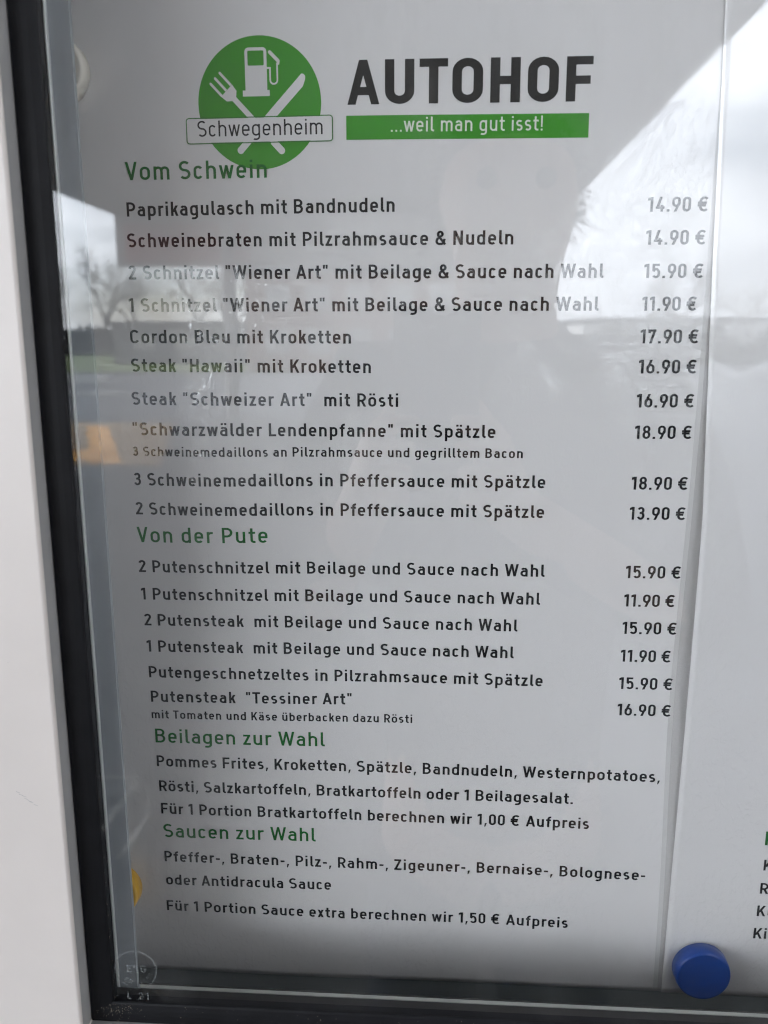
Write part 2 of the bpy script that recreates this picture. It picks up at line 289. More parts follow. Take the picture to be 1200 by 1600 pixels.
        g += [slant(a, 0, e, 1, w), slant(a, 0, W/2, 1, w, .9), slant(W-a, 0, W/2, 1, w, .9), slant(W-a, 0, W-e, 1, w)]; sl = sr = .015
    elif ch == 'Z': W = .54; l([(.01, T), (W-.02, T)]); l([(0, h), (W, h)]); g.append(slant(w*.62, h, W-w*.65, T, w)); sl = sr = .04
    elif ch == '0': W = .50; r = W/2-h; l(ring(h, W-h, h, T, r, r), True); sl = sr = .06
    elif ch == '1': W = .31; l([(W-h, 0), (W-h, 1)]); g.append(('p', [(0, .74), (0, .74+w*1.15), (W-w, 1), (W-h*.2, 1), (W-h*.2, 1-w*1.1)])); sl = .05; sr = .11
    elif ch == '2': W = .50; r = W/2-h; l([(h, T-r)][0:0] + arc(W/2, T-r, r, r, 172, -25) + [(h*1.45, w*.8)]); l([(0, h), (W, h)]); sl = sr = .055
    elif ch == '3': W = .50; r1 = .2; l(arc(W/2-.01, T-.19, W/2-h-.02, .19, 160, -78)); l(arc(W/2-.01, h+.235, W/2-h, .235, 78, -160)); l([(W/2-.09, .53), (W/2+.03, .53)]); sl = sr = .055
    elif ch == '4': W = .53; g.append(slant(w*.6, .2, .30, 1, w)); l([(0, .2+h), (W, .2+h)]); l([(W-.16, 0), (W-.16, .46)]); sl = sr = .045
    elif ch == '5': W = .50; r = W/2-h; l([(W-.04, T), (h+.015, T), (h+.015, .50)]); l([(h+.0, .47)] + arc(W/2, .36, r, .27, 142, 0) + arc(W/2, h+r, r, r, 0, -155)); sl = sr = .055
    elif ch in '69':
        W = .50; r = W/2-h; a = ring(h, W-h, h, .61, r, r)
        b = slant(h*1.15, .40, W*.60, 1, w)[1]
        if ch == '9': a = [(W-x, 1-y) for x, y in a]; b = [(W-x, 1-y) for x, y in b]
        l(a, True); g.append(('p', b)); sl = sr = .055
    elif ch == '7': W = .50; l([(0, T), (W, T)]); g.append(slant(.16, 0, W-w*.62, T, w)); l([(h, T), (h, 1-w*1.75)]); sl = sr = .04
    elif ch == '8': W = .51; l(ring(h+.02, W-h-.02, .53, T, W/2-h-.02, .2), True); l(ring(h, W-h, h, .53, W/2-h, .23), True); sl = sr = .055
    elif ch == '&':
        W = .66; cx = .30
        g.append(('l', [(W-.05, .045), (.175, T-.27)] + arc(cx, T-.165, .135, .165, 205, -30, 12) + [(.12, .42)] + arc(h+.185, h+.185, .185, .19, 145, 275, 8) + arc(.34, h+.23, .2, .23, -80, -10, 5) + [(W-.09, .44)])); sl = .055; sr = .03
    elif ch == '.': W = w*1.05; g.append(('p', [(0, 0), (W, 0), (W, W), (0, W)])); sl = sr = .08
    elif ch == ',': W = w*1.1; g.append(('p', [(.0, -.17), (.07, -.17), (W+.01, W), (.03, W)])); sl = sr = .07
    elif ch == '-': W = .30; l([(0, .40), (W, .40)]); sl = sr = .06
    elif ch == '!': W = w; g += [('p', [(0, 0), (w, 0), (w, w), (0, w)]), ('p', [(w*.1, .24), (w*.9, .24), (w, 1), (0, 1)])]; sl = sr = .09
    elif ch == '"': W = w+.17; g += [('p', [(0+.01, .72), (w*.8, .72), (w*.9, 1), (0, 1)]), ('p', [(.18, .72), (.17+w*.8, .72), (.17+w*.9, 1), (.17, 1)])]; sl = sr = .07
    elif ch == ' ': return [], .30, 0, 0
    else: raise KeyError(ch)
    if ch in 'äöü': dots(W/2)
    return g, W, sl, sr
def ribbon(pts, w, closed):
    P = [Vector(p) for p in pts]; Q = [P[0]]
    for p in P[1:]:
        if (p-Q[-1]).length > 1e-4: Q.append(p)
    if closed and (Q[0]-Q[-1]).length < 1e-4: Q.pop()
    n = len(Q); Lf, Rt = [], []
    for i in range(n):
        a = Q[i-1] if (i or closed) else None; b = Q[(i+1) % n] if (i < n-1 or closed) else None
        d1 = (Q[i]-a).normalized() if a is not None else None; d2 = (b-Q[i]).normalized() if b is not None else None
        d1 = d1 if d1 is not None else d2; d2 = d2 if d2 is not None else d1
        n1 = Vector((-d1.y, d1.x)); n2 = Vector((-d2.y, d2.x)); m = (n1+n2)
        m = m.normalized() if m.length > 1e-6 else n1
        s = w/2/max(.45, m.dot(n1)); Lf.append(Q[i]+m*s); Rt.append(Q[i]-m*s)
    qs = []
    for i in range(n if closed else n-1):
        j = (i+1) % n; qs.append([Rt[i], Rt[j], Lf[j], Lf[i]])
    return qs
def text_polys(s, cap, wgt, x0, x1, fx=1.16):
    """polygons (layer, [(x,y)]) of a line whose ink runs from x0 to x1 (same units as cap)"""
    items = []; pen = 0; n = 0
    for ch in s:
        g, W, sl, sr = glyph(ch, wgt)
        W *= fx if ch != ' ' else 1; items.append((g, pen+sl, n, W)); pen += sl+W+sr; n += 1
    first = items[0][1]; last = items[-1][1]+items[-1][3]; natural = (last-first)*cap
    tr = (x1-x0-natural)/(n-1) if n > 1 else 0
    out = []
    for g, px, k, W in items:
        ox = x0+(px-first)*cap+tr*k
        for li, (kind, pts) in enumerate(g):
            for q in ([pts] if kind == 'p' else ribbon(pts, wgt, kind == 'c')):
                out.append((li, [(ox+x*cap*fx, y*cap) for x, y in q]))
    return out, tr/cap

# ------------------------------------------------------------------ display case on the wall
case = thing("display_case", "wall display case with white frame, black gasket and glass front", "display case", (0, 0, 0))
XL, XR, ZB, ZT = -169.3, 640, -334, 262      # opening edge of the white frame
def frame_ring(x0, x1, z0, z1, ox, q0, q1, bev=0):
    """mitred rectangular ring between an inner rectangle and one grown by ox"""
    bm = bmesh.new(); I = [(x0, z0), (x1, z0), (x1, z1), (x0, z1)]; O = [(x0-ox, z0-ox), (x1+ox, z0-ox), (x1+ox, z1+ox), (x0-ox, z1+ox)]
    f = [[bm.verts.new(P3(x, q, z)) for x, z in R_] for R_, q in ((I, q0), (O, q0), (O, q1), (I, q1))]
    for i in range(4):
        j = (i+1) % 4
        for a in range(4):
            b = (a+1) % 4; bm.faces.new((f[a][i], f[a][j], f[b][j], f[b][i]))
    if bev: bevel(bm, bev/1000, 3)
    bmesh.ops.recalc_face_normals(bm, faces=bm.faces)
    return bm
obj("back_panel", mbox(-204, 662, -6, -3, -386, 284), M['panel'], case)
obj("outer_frame", frame_ring(XL, XR, ZB, ZT, 92, 59, 81, 1.4), M['white'], case)
obj("case_body", frame_ring(-204.3, 662.3, -392.3, 284.3, 34, -6, 58.8), M['white'], case)
# rubber gasket with two shallow grooves, mitred at the corners
def profile_ring(x0, x1, z0, z1, prof):     # prof: (distance outward from the inner rectangle, q)
    bm = bmesh.new(); rows = []
    for o, q in prof: rows.append([bm.verts.new(P3(x, q, z)) for x, z in ((x0-o, z0-o), (x1+o, z0-o), (x1+o, z1+o), (x0-o, z1+o))])
    for a, b in zip(rows, rows[1:]):
        for i in range(4):
            j = (i+1) % 4; bm.faces.new((a[i], a[j], b[j], b[i]))
    bmesh.ops.recalc_face_normals(bm, faces=bm.faces); return bm
obj("rubber_gasket", profile_ring(-156.9, 627, -321.9, 249, [(0, 66.2), (0, 70.4), (.4, 71), (1.2, 71.3), (4, 71.7), (6.5, 71.8), (9.5, 71.6), (11.4, 71.2), (12.0, 70.6), (12.3, 67)]), M['rubber'], case)
obj("dark_spacer", frame_ring(-159.8, 629, -323.4, 251, 9.4, 60, 65.6), M['dark'], case)
# flange behind the glass: bright bead, then the wide satin face on the left, top and right
obj("inner_flange", mbox(-159.8, -150.3, 53.5, 56, -331.0, 262), M['alu'], case)
obj("dark_backing", mbox(-197.8, -160.0, 53.0, 55, -383, 262), M['dark'], case)
obj("frame_lip", profile_ring(-169.15, 639.8, -333.8, 261.8, [(0, 70.2), (0, 79.6)]), M['lip'], case)
obj("inner_flange", mbox(596, 640, 53.5, 56, -331.0, 262), M['alu'], case)
obj("inner_flange", mbox(-150.1, 595.8, 53.5, 56, 226, 262), M['alu'], case)
bm = mbox(-160.4, -159.3, 56, 58.2, -330, 250); bevel(bm, .0004, 3); obj("edge_bead", bm, M['alubright'], case, True)
bm = mbox(-168, 626, 47.5, 50, -335.6, -332.2); bevel(bm, .0004, 2); obj("bottom_strip", bm, M['strip'], case)
obj("inner_side_wall", mbox(-204, -198, -2.9, 53.3, -386, 284), M['alu'], case)
obj("inner_side_wall", mbox(656, 662, -2.9, 53.3, -386, 284), M['alu'], case)
obj("inner_ledge", mbox(-197.8, 655.8, -2.9, 53.3, -392, -384), M['dark'], case)
obj("inner_top_wall", mbox(-197.8, 655.8, -2.9, 53.3, 276, 284), M['alu'], case)
obj("spacer_bar", mbox(-180, 640, 44, 47.3, -383.8, -334.4), M['dark'], case)
glass = obj("glass_pane", mbox(-169.3, 640, 66, 69.8, -334, 262), M['glass'], case)
# etched safety stamp on the glass
def etched(polys, name, m, parent, ox, oz, q, ang=0):
    bm = bmesh.new(); ca, sa = math.cos(ang), math.sin(ang)
    for li, p in polys:
        bm.faces.new([bm.verts.new(P3(ox+x*ca-y*sa, q+li*.002, oz+x*sa+y*ca)) for x, y in p])
    return obj(name, bm, m, parent)
stx, stz = -144.8, -303.8
circ = [(0, q) for q in ribbon(arc(0, 0, 10.4, 10.4, 0, 360, 48)[:-1], .7, True)]
etched(circ, "stamp_ring", M['etch'], glass, stx, stz, 70.0)
tp, _ = text_polys("ESG", 4.2, .17, -4.6, 5.2); etched(tp, "stamp_letters", M['etch'], glass, stx, stz-1.6, 70.0)
tp, _ = text_polys("L 21", 4.2, .14, -5.2, 5.6); etched(tp, "stamp_letters", M['etch'], glass, stx, stz-17.2, 70.0)
for i, ch in enumerate("EN12150"):
    a = R(-130+i*17+(8 if i > 1 else 0)); tp, _ = text_polys(ch, 2.5, .16, -.75, .75)
    tp = [(li, [(x, y) for x, y in p]) for li, p in tp]
    etched(tp, "stamp_letters", M['etch'], glass, stx+8.9*math.cos(a), stz+8.9*math.sin(a), 70.0, a+math.pi/2)
# dust and grit lying along the lower gasket and on the strip
def grit(n, m, name, fx, parent, smin=.12, smax=.45, kind=True):
    bm = bmesh.new()
    for _ in range(n):
        x, q, z = fx(); s = random.uniform(smin, smax)*random.choice((1, 1, .6)); c = P3(x, q, z)
        vv = [bm.verts.new(c+Vector((random.uniform(-s, s), -abs(random.uniform(.1, s)) if k else 0, random.uniform(-s, s)))/1000) for k in range(5)]
        for f in ((0,1,2), (0,2,3), (0,3,4), (1,2,3), (2,3,4), (0,1,4)): bm.faces.new([vv[i] for i in f])
    o = obj(name, bm, m, parent); o['kind'] = 'stuff'; return o
grit(260, M['dust'], "dust_grains", lambda: (random.uniform(-180, 220) if random.random() < .6 else random.gauss(-155, 5), 71.9, -322.5-abs(random.gauss(0, 5))), case, .08, .28)
grit(46, M['speck'], "grit_on_strip", lambda: (random.uniform(-170, 210), 50.2, -332.3-random.random()*1.6), case, .15, .5)
grit(14, M['speck'], "scuff_marks", lambda: (random.uniform(-235, -176), 81.0, random.uniform(-320, 60)), case, .05, .22)
for i in range(7):
    x = -191+i*1.3+random.uniform(-.5, .5); z = -203-i*.9+random.uniform(-.6, .6)
    etched([(0, [(0, 0), (1.9, -.7), (2.0, -.55), (.1, .16)])], "scratch", M['lip'], case, x, z, 81.05)
grit(60, M['dust'], "dust_along_glass_edge", lambda: (-156.9+random.random()*.8, 70.0, random.uniform(-321, -240)), case, .08, .22)
grit(46, M['speck'], "specks_on_glass", lambda: (random.uniform(-165, 200), 70.0, random.uniform(-318, 170)), glass, .06, .22)
grit(26, M['dust'], "pale_specks_on_glass", lambda: (random.uniform(-165, 200), 70.0, random.uniform(-318, 170)), glass, .05, .15)

# ------------------------------------------------------------------ menu sheets
def wave1(x, z):
    q = .9*math.sin(x/47+z/120+.4)+.7*math.sin(z/61-x/150+1.1)+.35*math.sin(x/21-z/33)
    q += 6.6*math.exp(-((x+112)/34)**2-((z+78)/52)**2)+3.0*math.exp(-((x-88)/40)**2-((z+30)/50)**2)
    return 1.6+q*.55
def wave2(x, z):
    t = max(0, 1-(x-128)/38); t = max(0, 1-(x-128)/60); q = 3.2+.4*math.sin(x/45+z/70)+2.3*t*t*math.exp(-((z+165)/115)**2)
    return q
def flat_sheet(name, xl, xr, zb, zt, wave, label, edge=None, nx=110, nz=190):
    bm = bmesh.new(); o0 = P3(xl, 0, zb); F = []; B = []
    for j in range(nz+1):
        z = zb+(zt-zb)*j/nz; a = edge(z) if edge else xl
        xs = [a+(xr-a)*i/nx for i in range(nx+1)]
        F.append([bm.verts.new(P3(x, wave(x, z), z)-o0) for x in xs]); B.append([bm.verts.new(P3(x, wave(x, z)-.35, z)-o0) for x in xs])
    for j in range(nz):
        for i in range(nx):
            bm.faces.new((F[j][i], F[j][i+1], F[j+1][i+1], F[j+1][i])); bm.faces.new((B[j][i], B[j+1][i], B[j+1][i+1], B[j][i+1]))
    for j in range(nz):
        for i, s in ((0, 1), (nx, -1)):
            q = (F[j][i], F[j+1][i], B[j+1][i], B[j][i]); bm.faces.new(q if s > 0 else q[::-1])
    for i in range(nx):
        bm.faces.new((F[0][i], B[0][i], B[0][i+1], F[0][i+1])); bm.faces.new((F[nz][i], F[nz][i+1], B[nz][i+1], B[nz][i]))
    for f in bm.faces: f.smooth = abs(f.calc_area()) > 0
    o = obj(name, bm, M['paper'], None, False); o.location = o0
    me = o.data
    for p in me.polygons: p.use_smooth = p.index < nx*nz*2
    return tag(o, label, "menu", "laminated menu sheets"), o0
menu, O1 = flat_sheet("menu_sheet", -190, 137, -362, 215, wave1, "large white menu sheet listing pork and turkey dishes under a green round logo")
def edge2(z):
    pts = [(-362, 131.6), (-224, 132.6), (-84, 133.4), (40, 129.2), (150, 126.6), (215, 125)]
    for (a, b), (c, d) in zip(pts, pts[1:]):
        if z <= c:
            t = (z-a)/(c-a); t = max(0, min(1, t)); return b+(d-b)*t
    return 125
menu2, O2 = flat_sheet("menu_sheet", 131, 470, -361.5, 215, wave2, "second white menu sheet beside the blue magnet, overlapping the first", edge2, 100, 160)

def lay(polys, name, m, parent, origin, wave, off=.15, zf=lambda x: 0, rot=0, sub=1, label=None):
    bm = bmesh.new(); ca, sa = math.cos(rot), math.sin(rot)
    for li, p in polys:
        vs_ = []
        for x, y in p:
            x, y = x*ca-y*sa, x*sa+y*ca
            z = y+zf(x); vs_.append(bm.verts.new(P3(x, wave(x, z)+off+li*.004, z)-origin))
        f = bm.faces.new(vs_); f.normal_update()
        if f.normal.y > 0: f.normal_flip()
    o = obj(name, bm, m, parent)
    if label: o['label'] = label
    return o
TR = []
def line(s, x0, z0, x1, z1, cap, wgt=.156, m='ink', fx=1.16, off=.15, name="text_line", label=None, parent=None, org=None, wave=None):
    tp, tr = text_polys(s, cap, wgt, x0, x1, fx); TR.append((s[:14], round(tr, 3)))
    def zf(x):
        t = (x-x0)/(x1-x0); z = z0+(z1-z0)*t
        return z
    return lay(tp, name, M[m], parent or menu, org if org is not None else O1, wave or wave1, off, zf, label=label)
BODY, SMALL, HEAD = 6.6, 4.9, 8.3
rows = [("Paprikagulasch mit Bandnudeln", -151.3, 60.1, -20.6, 60.9), ("Schweinebraten mit Pilzrahmsauce & Nudeln", -151.9, 45.7, 35.9, 45.5),
 ('2 Schnitzel "Wiener Art" mit Beilage & Sauce nach Wahl', -152.2, 30.5, 79.0, 29.9), ('1 Schnitzel "Wiener Art" mit Beilage & Sauce nach Wahl', -153.0, 14.9, 77.4, 14.7),
 ("Cordon Bleu mit Kroketten", -153.2, -.4, -42.1, -.7), ('Steak "Hawaii" mit Kroketten', -153.5, -14.5, -32.3, -15.1), ('Steak "Schweizer Art"  mit Rösti', -154.2, -31.1, -18.7, -31.7),
 ('"Schwarzwälder Lendenpfanne" mit Spätzle', -154.5, -46.5, 29.9, -47.0), ("3 Schweinemedaillons in Pfeffersauce mit Spätzle", -155.4, -72.5, 55.5, -72.2),
 ("2 Schweinemedaillons in Pfeffersauce mit Spätzle", -155.4, -87.9, 55.5, -87.6), ("2 Putenschnitzel mit Beilage und Sauce nach Wahl", -155.9, -119.2, 57.0, -118.6),
 ("1 Putenschnitzel mit Beilage und Sauce nach Wahl", -155.6, -134.5, 55.2, -133.7), ("2 Putensteak  mit Beilage und Sauce nach Wahl", -154.9, -149.1, 44.1, -148.6),
 ("1 Putensteak  mit Beilage und Sauce nach Wahl", -154.5, -164.1, 42.6, -163.5), ("Putengeschnetzeltes in Pilzrahmsauce mit Spätzle", -154.2, -179.0, 58.2, -178.8),
 ('Putensteak  "Tessiner Art"', -154.0, -193.3, -43.4, -192.3), ("Pommes Frites, Kroketten, Spätzle, Bandnudeln, Westernpotatoes,", -152.9, -231.7, 122.5, -231.9),
 ("Rösti, Salzkartoffeln, Bratkartoffeln oder 1 Beilagesalat.", -152.3, -246.8, 77.1, -246.8), ("Für 1 Portion Bratkartoffeln berechnen wir 1,00 € Aufpreis", -152.0, -260.7, 86.4, -261.4),
 ("Pfeffer-, Braten-, Pilz-, Rahm-, Zigeuner-, Bernaise-, Bolognese-", -151.6, -290.7, 118.3, -291.2), ("oder Antidracula Sauce", -151.5, -305.6, -56.2, -305.1),
 ("Für 1 Portion Sauce extra berechnen wir 1,50 € Aufpreis", -152.0, -322.4, 77.6, -323.4)]
for s, x0, z0, x1, z1 in rows: line(s, x0, z0, x1, z1, BODY)
line("3 Schweinemedaillons an Pilzrahmsauce und gegrilltem Bacon", -155.1, -57.2, 43.8, -57.0, SMALL)
line("mit Tomaten und Käse überbacken dazu Rösti", -154.2, -203.0, -10.7, -202.2, SMALL)
for s, x0, z0, x1, z1 in (("Vom Schwein", -150.9, 76.8, -81.8, 77.1), ("Von der Pute", -155.6, -102.8, -86.4, -102.2), ("Beilagen zur Wahl", -152.8, -217.3, -58.5, -217.1), ("Saucen zur Wahl", -151.3, -275.2, -64.5, -275.0)):
    line(s, x0, z0, x1, z1, HEAD, .135, 'green', off=.35, name="heading", label="dark green heading")
for s, z in (("14.90 €", 59.7), ("14.90 €", 44.9), ("15.90 €", 29.7), ("11.90 €", 14.6), ("17.90 €", -.7), ("16.90 €", -15.0), ("16.90 €", -31.4), ("18.90 €", -46.8), ("18.90 €", -72.3), ("13.90 €", -87.7),
             ("15.90 €", -118.4), ("11.90 €", -133.6), ("15.90 €", -148.5), ("11.90 €", -163.8), ("15.90 €", -179.1), ("16.90 €", -194.0)):
    line(s, 98.0, z, 124.2 if s[:2] == "11" else 126.2, z, BODY, name="price")
# second sheet: only the line starts are inside the photograph
for s, x0, z, x1, c, m_ in (("K", 180.2, -266.4, 186, HEAD, 'green'), ("K", 180.8, -281.7, 185, BODY, 'ink'), ("R", 180.2, -296.0, 185, BODY, 'ink'),
                            ("Kl", 179.8, -310.0, 187.3, BODY, 'ink'), ("Kin", 179.2, -324.1, 191.4, BODY, 'ink')):
    line(s, x0, z, x1, z, c, .156, m_, parent=menu2, org=O2, wave=wave2, name="heading" if m_ == 'green' else "text_line")

# ---- logo
def disc(cx, cz, r, n=72): 
    return [(0, [(cx, cz), (cx+r*math.cos(2*math.pi*i/n), cz+r*math.sin(2*math.pi*i/n)), (cx+r*math.cos(2*math.pi*(i+1)/n), cz+r*math.sin(2*math.pi*(i+1)/n))]) for i in range(n)]
def gridpoly(x0, x1, z0, z1, nx, nz, zf=lambda x: 0):
    return [(0, [(x0+(x1-x0)*(i+a)/nx, z0+(z1-z0)*(j+b)/nz+zf(x0+(x1-x0)*(i+a)/nx)) for a, b in ((0,0),(1,0),(1,1),(0,1))]) for i in range(nx) for j in range(nz)]
CX, CZ, CR = -84.4, 110.2, 29.3
def ringdisc(cx, cz, r, n=72, k=8):
    out = []
    for a in range(k):
        r0, r1 = r*a/k, r*(a+1)/k
        for i in range(n):
            t0, t1 = 2*math.pi*i/n, 2*math.pi*(i+1)/n
            q = [(cx+rr*math.cos(t), cz+rr*math.sin(t)) for rr, t in ((r0, t0), (r1, t0), (r1, t1), (r0, t1))]
            if a == 0: q = [(cx, cz)]+q[1:3]
            out.append((0, q))
    return out
lay(ringdisc(CX, CZ, CR), "logo_disc", M['lime'], menu, O1, wave1, .10)
def sym(polys, name, off=.16, m='paper'): return lay(polys, name, M[m], menu, O1, wave1, off)
def rib(pts, w, closed=False, li=0): return [(li, [tuple(v) for v in q]) for q in ribbon(pts, w, closed)]
def cap_(x, z, r, li=0, n=14): return [(li, [(x, z)]+[(x+r*math.cos(2*math.pi*(i+k)/n), z+r*math.sin(2*math.pi*(i+k)/n)) for k in (0, 1)]) for i in range(n)]
# fuel pump
pm = rib(ring(-90.2, -81.2, 125.9, 133.7, 1.2), 1.35, True) + gridpoly(-90.85, -80.5, 115.2, 126.5, 3, 3)
pm = pm + [(1, [(-92.2, 113.3), (-79.4, 113.3), (-79.4, 115.9), (-92.2, 115.9)])]
pm += rib([(-80.6, 125.4), (-79.0, 125.4), (-79.0, 120.6)] + arc(-77.3, 120.2, 1.7, 1.7, 180, 360) + [(-75.6, 127.6)], .75, li=2)
pm += rib([(-79.0, 132.2), (-75.0, 128.3)], 1.55, li=3) + cap_(-79.0, 132.2, .77, 4) + [(5, [(-75.7, 126.7), (-74.6, 126.7), (-74.3, 128.6), (-75.5, 129.1)])]
sym(pm, "fuel_pump_symbol")
# fork
d = Vector((1, -1.05)).normalized(); nrm = Vector((d.y, -d.x))*-1
fk = []; tips = [(-107.4, 119.1), (-105.2, 121.4), (-102.9, 123.7)]
for i, t in enumerate(tips):
    b = Vector(t)+d*7.4; fk += rib([t, tuple(b)], 1.15, li=i) + cap_(*t, .57, i)
root = Vector((-99.8, 115.9))
neck = [tuple(root+d*a+nrm*b) for a, b in ((-.2, 3.75), (3.2, 3.3), (4.9, 1.3), (4.9, -1.3), (3.2, -3.3), (-.2, -3.75))]
fk += [(3, neck)] + rib([tuple(root+d*3), tuple(root+d*37)], 2.5, li=4) + cap_(*(root+d*37), 1.6, 5) + rib([tuple(root+d*31), tuple(root+d*37)], 3.2, li=6)
sym(fk, "fork_symbol")
# knife
d2 = Vector((-1, -1.02)).normalized(); n2 = Vector((-d2.y, d2.x)); tip = Vector((-63.6, 120.6))
kn = [(0, [tuple(tip+d2*a+n2*b) for a, b in pts]) for pts in ([(0, -1.9), (20.5, -1.9), (20.5, 2.3), (2.5, 2.4)], [(-1.0, -1.9), (0, -1.9), (2.5, 2.4), (-.4, 1.1)], [(-1.0, -1.9), (-.4, 1.1), (-1.5, .1), (-1.6, -1.1)])]
kn += [(1, [tuple(tip+d2*a+n2*b) for a, b in ((20, -1.9), (43.5, -1.6), (43.5, 1.6), (22.5, 1.3), (21.6, 2.3), (20, 2.3))])] + cap_(*(tip+d2*43.4), 1.65, 2)
sym(kn, "knife_symbol")
# name plate over the disc
zf = lambda x: (x+85)*.003
sym([(0, q) for q in []] + gridpoly(-119.5, -50.3, 93.3, 103.9, 16, 3, zf), "name_plate", .20)
lay(rib(ring(-119.9, -49.9, 92.9, 104.2, 1.4), .45, True), "name_plate_outline", M['greenline'], menu, O1, wave1, .24, lambda x: (x+85)*.003)
line("Schwegenheim", -114.6, 95.9, -54.6, 96.0, 7.1, .105, 'ink', 1.06, off=.28, name="place_name", label="thin black lettering")
line("AUTOHOF", -43.0, 108.6, 69.9, 108.2, 19.2, .185, 'charcoal', 1.22, name="company_name", label="bold charcoal capitals")
lay(gridpoly(-43.4, 69.0, 93.3, 103.9, 30, 3, lambda x: -.0065*(x+43)), "slogan_bar", M['lime'], menu, O1, wave1, .12)
line("...weil man gut isst!", -22.4, 96.5, 47.9, 96.0, 6.4, .12, 'palegreen', 1.05, off=.22, name="slogan", label="pale lettering on the green bar")
# first sheet's right lamination margin, with the second sheet's edge shade painted in
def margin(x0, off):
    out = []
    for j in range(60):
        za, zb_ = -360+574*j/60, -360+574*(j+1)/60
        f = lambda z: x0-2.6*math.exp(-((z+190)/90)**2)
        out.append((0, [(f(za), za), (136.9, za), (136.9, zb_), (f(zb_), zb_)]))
    lay(out, "film_margin_shade", M['filmedge_shade'], menu, O1, wave1, off)
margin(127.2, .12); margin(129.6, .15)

# ------------------------------------------------------------------ magnets
def magnet(x, z, q, m, label):
    bm = bmesh.new(); r = .0152
    lathe(bm, [(0, .0), (r*.96, 0), (r, .0004), (r*.99, .0055), (r*.965, .0074), (r*.93, .0081), (r*.88, .0083), (r*.84, .0079), (0, .0076)], 64)
    o = obj("round_magnet", bm, m, None, True); o.location = P3(x, q, z); tag(o, label, "magnet", "round magnets holding the menu sheets"); return o
magnet(151.0, -342.6, 4.0, M['blue'], "dark blue round magnet on the corner of the second menu sheet")
magnet(-179.4, 124.4, 2.8, M['whitemag'], "white round magnet half hidden by the frame beside the green logo")
magnet(-180.6, -307.2, 2.6, M['yellow'], "yellow round magnet half hidden by the frame near the bottom of the menu")

# ------------------------------------------------------------------ building wall, canopy and yard (seen in the glass)
def st(name, bm, m, smooth=False): o = obj(name, bm, m, None, smooth); o['kind'] = 'structure'; return o
bm = bmesh.new(); v = [bm.verts.new(p) for p in ((-400, -400, 0), (400, -400, 0), (400, 60, 0), (-400, 60, 0))]; bm.faces.new(v); st("ground", bm, M['asphalt'])
bm = bmesh.new(); box(bm, -12, 12, .007, .3, 0, 4.4); o = obj("building_wall", bm, M['wall']); tag(o, "pale rendered building wall carrying the display case", "wall")
bm = bmesh.new(); box(bm, 4.6, 4.9, -6.2, .0, 0, 4.4); o = obj("light_blocker_wall", bm, M['wall']); tag(o, "added unseen pale wall to the right of the display case, blocking side light", "wall")  # added wall, out of view, keeps side sky light off the sheets
# canopy: slab out from the wall, deeper front beam with a red panel
cn = thing("forecourt_canopy", "flat grey forecourt canopy reflected above the menu, with a reddish panel on its beam", "canopy", (-2.2, -9, 0))
def world_part(name, bm, m, parent):
    o = obj(name, bm, m, parent); o.matrix_parent_inverse = Matrix.Translation(-Vector(parent.location)); return o
bm = bmesh.new(); box(bm, -6.95, 2.62, -18.0, 0.0, 4.28, 4.75); world_part("roof_slab", bm, M['canopy'], cn)
bm = bmesh.new(); box(bm, -6.94, 2.6, -18.3, -18.0, 3.22, 4.76); world_part("front_beam", bm, M['fascia'], cn)
bm = bmesh.new(); box(bm, -6.72, -4.0, -17.99, -17.94, 3.32, 4.1); world_part("sign_panel", bm, M['red'], cn)
for x in (-4.35, 1.2):
    bm = bmesh.new(); tube(bm, (x, -17.4, 0), (x, -17.4, 4.28), .14, .14, 20, True); world_part("column", bm, M['fascia'], cn)
# road paint
def paint(name, poly, m, label, z=.004):
    bm = bmesh.new(); bm.faces.new([bm.verts.new((x, y, z)) for x, y in poly]); bmesh.ops.recalc_face_normals(bm, faces=bm.faces)
    for f in bm.faces:
        if f.normal.z < 0: f.normal_flip()
    o = st(name, bm, m); return o
paint("orange_road_marking", [(-8.6, -16.2), (-5.3, -16.2), (-3.6, -10.3), (-5.6, -10.3)], M['orange'], "")
paint("orange_road_stroke", [(-6.75, -15.4), (-6.35, -15.4), (-4.2, -10.5), (-4.65, -10.5)], M['orange2'], "", .008)
paint("orange_road_stroke", [(-5.65, -11.8), (-4.95, -11.8), (-4.6, -10.7), (-5.25, -10.7)], M['orange2'], "", .012)
def pline(a, b, w=.012):
    a, b = Vector(a), Vector(b); n = (b-a).normalized(); n = Vector((-n.y, n.x))*w
    paint("painted_line", [tuple(a+n), tuple(b+n), tuple(b-n), tuple(a-n)], M['paint'], "")
pline((-1.42, -2.48), (-1.10, -2.49)); pline((-1.09, -2.47), (-1.10, -2.02)); pline((-.97, -2.25), (-.985, -2.0), .008)
bm = bmesh.new(); box(bm, -60, -9.2, -24.4, -24.1, 0, .13); st("kerb", bm, M['kerb'])
bm = bmesh.new(); v = [bm.verts.new((x, y, .05)) for x, y in ((-160, -130), (-8, -130), (-8, -44), (-160, -44))]; bm.faces.new(v[::-1]); st("grass_verge", bm, M['grass'])
for f in bpy.data.objects["grass_verge"].data.polygons: pass
rail = thing("white_barrier", "low white barrier rail on posts beside the road, reflected at the glass edge", "barrier", (-15, -30, 0))
for a, b in ((-19, -13.13), (-13.07, -12.1)):
    bm = bmesh.new(); box(bm, a, b, -30.1, -30, .12, .42); bevel(bm, .02, 1); world_part("rail", bm, M['paint'], rail)
for x in (-18.5, -16.5, -14.5, -12.6):
    bm = bmesh.new(); box(bm, x-.05, x+.05, -30.22, -30.101, 0, .4); world_part("post", bm, M['kerb'], rail)
